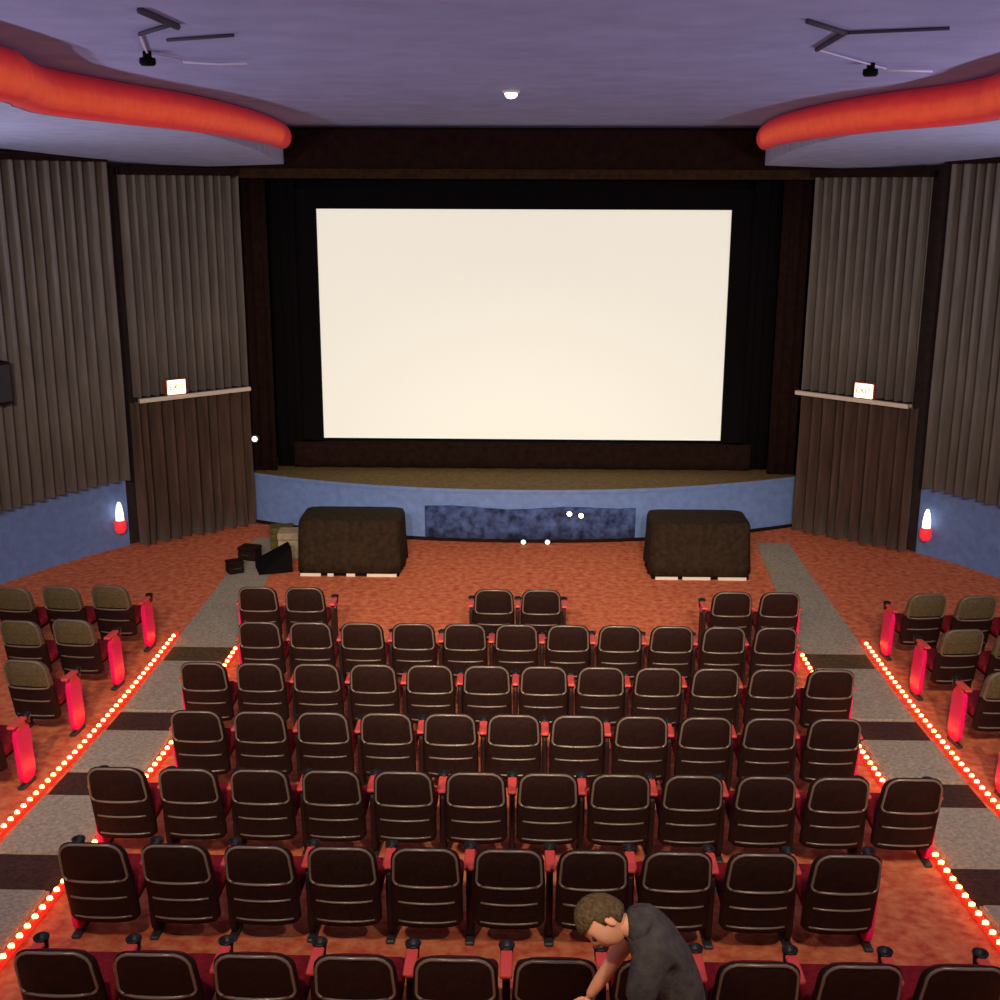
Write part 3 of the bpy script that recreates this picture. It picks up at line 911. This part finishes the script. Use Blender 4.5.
def fingers(wr, d, side):
    """palm and five fingers hanging from the wrist in direction d; side = direction of the thumb"""
    wr = Vector(wr); d = Vector(d).normalized(); sd = Vector(side).normalized()
    nrm = d.cross(sd).normalized()
    out = []
    palm = wr+d*.05
    out.append([(tuple(wr), .026, .020), (tuple(palm), .036, .016), (tuple(palm+d*.04), .036, .014)])
    for k, (o_, ln) in enumerate(((.030, .070), (.010, .080), (-.010, .075), (-.030, .058))):
        b0 = palm+d*.038+sd*o_
        out.append([(tuple(palm+d*.01+sd*o_*.8), .009, .009), (tuple(b0), .0095, .0095), (tuple(b0+d*ln*.5+nrm*.008), .0085, .0085), (tuple(b0+d*ln*.85+nrm*.028), .008, .008), (tuple(b0+d*ln+nrm*.045), .006, .006)])
    t0 = wr+d*.025+sd*.022
    out.append([(tuple(wr+d*.02+sd*.01), .011, .011), (tuple(t0+sd*.012), .012, .012), (tuple(t0+sd*.036+d*.035), .010, .010), (tuple(t0+sd*.042+d*.068), .0085, .0085)])
    return out
meshes = [skin_mesh([spine, armL, armR, legL, legR])]
for wr, d, sd in (((.49, 4.86, 1.37), (-.4, .2, -.85), (-.8, -.1, .4)), ((.425, 5.215, 1.38), (-.35, .15, -.9), (-.85, -.1, .35))):
    for chn in fingers(wr, d, sd): meshes.append(skin_mesh([chn], sub=1))
# head: shaped ellipsoid in local axes (f = face direction, u = crown, s = side)
U = Vector((-.80, .02, .42)).normalized()
Fv = Vector((-.40, -.58, -.72)); Fv = (Fv-U*Fv.dot(U)).normalized()
Sv = Fv.cross(U).normalized()
HC = Vector((.462, 4.985, 1.962))
def hp(f, u, sd): return HC+Fv*f+U*u+Sv*sd
bm = bmesh.new()
bmesh.ops.create_uvsphere(bm, u_segments=28, v_segments=20, radius=1)
for v in bm.verts:
    x, y, z = v.co         # x forward, y side, z crown
    f = x*.105; u = z*.128; sd = y*.082
    if z < 0:                      # jaw: narrower, chin forward
        sd *= 1-.38*z*z*1.1; f = f*(1-.18*z*z)+.012*(-z)
    if x < 0: f *= 1.08
    if x > .5 and abs(y) < .5:     # flatten the face, eye sockets, brow
        f -= .008*(x-.5)*2
        if .0 < z < .22 and .2 < abs(y) < .5: f -= .007
    if x > .8 and abs(y) < .16 and -.30 < z < .12: f += .024*(1-(z+.22)**2*5)*(1-abs(y)/.2)     # nose
    if x > .7 and abs(y) < .25 and -.62 < z < -.42: f += .005                                   # lips
    v.co = hp(f, u, sd)
me = bpy.data.meshes.new('tmp'); bm.to_mesh(me); bm.free(); meshes.append(me)
for sg in (-1, 1):      # ears
    bm = bmesh.new(); bmesh.ops.create_uvsphere(bm, u_segments=10, v_segments=8, radius=1)
    for v in bm.verts:
        x, y, z = v.co; v.co = hp(-.012+x*.02, -.01+z*.034, sg*.082+sg*.004+y*.010+(-sg*-.006*x))
    me = bpy.data.meshes.new('tmp'); bm.to_mesh(me); bm.free(); meshes.append(me)
bm = bmesh.new()
for me in meshes: bm.from_mesh(me)
for v in bm.verts: v.co -= PO
obj('body', bm, m_skin, person, smooth=True)
for sg in (-1, 1):
    bm = bmesh.new(); bmesh.ops.create_uvsphere(bm, u_segments=10, v_segments=8, radius=.012)
    for v in bm.verts: v.co += hp(.086, .012, sg*.032)-PO
    obj('eye', bm, m_shoe, person, smooth=True)
# hair cap
bm = bmesh.new(); bmesh.ops.create_uvsphere(bm, u_segments=30, v_segments=20, radius=1)
dele = []
rng = random.Random(4)
for v in bm.verts:
    x, y, z = v.co
    line = .50 if x > .30 else (.12 if x > -.12 else -.45)
    if z < line-.12: dele.append(v)
    k = 1.0+.03*rng.random()
    v.co = hp((x*.116-.006)*k*(1.05 if x < 0 else .98), z*.139*k+.0, y*.091*k)-PO
bmesh.ops.delete(bm, geom=dele, context='VERTS')
ho = obj('hair', bm, m_hair, person, smooth=True)
sm = ho.modifiers.new('thickness', 'SOLIDIFY'); sm.thickness = .012; sm.offset = -1
def child_from(name, me, m):
    bm = bmesh.new(); bm.from_mesh(me)
    for v in bm.verts: v.co -= PO
    return obj(name, bm, m, person, smooth=True)
def cut(chain, n, end=None):
    c = list(chain[:n])
    if end: c.append(end)
    return c
sleeveL = [armL[0], armL[1], armL[2], ((.618, 4.802, 1.64), .047, .045)]
sleeveR = [armR[0], armR[1], ((.61, 5.176, 1.745), .052, .05)]
child_from('shirt', skin_mesh([[((.855, 5.0, 1.36), .165, .125)]+[(spine[0][0], .16, .12)]+spine[1:4]+[((.645, 5.0, 1.93), .10, .09), ((.60, 4.997, 1.947), .052, .052), ((.572, 4.995, 1.946), .036, .036)], sleeveL, sleeveR], add=.03), m_shirt)
child_from('trousers', skin_mesh([[(p, a, b_) for p, a, b_ in legL[:4]], [(p, a, b_) for p, a, b_ in legR[:4]]], add=.012), m_trous)
for yy in (4.885, 5.115):
    bm = bmesh.new(); rings = []
    for x, w, h in ((.10, .03, .06), (.085, .042, .085), (.0, .045, .09), (-.07, .048, .06), (-.13, .045, .045), (-.165, .02, .03)):
        rings.append([(.04+x, yy-5.0+math.cos(2*math.pi*k/12)*w, max(0.001, h/2+math.copysign(abs(math.sin(2*math.pi*k/12))**.6, math.sin(2*math.pi*k/12))*h/2)+.0) for k in range(12)])
    loft(bm, rings); obj('shoe', bm, m_shoe, person, smooth=True)
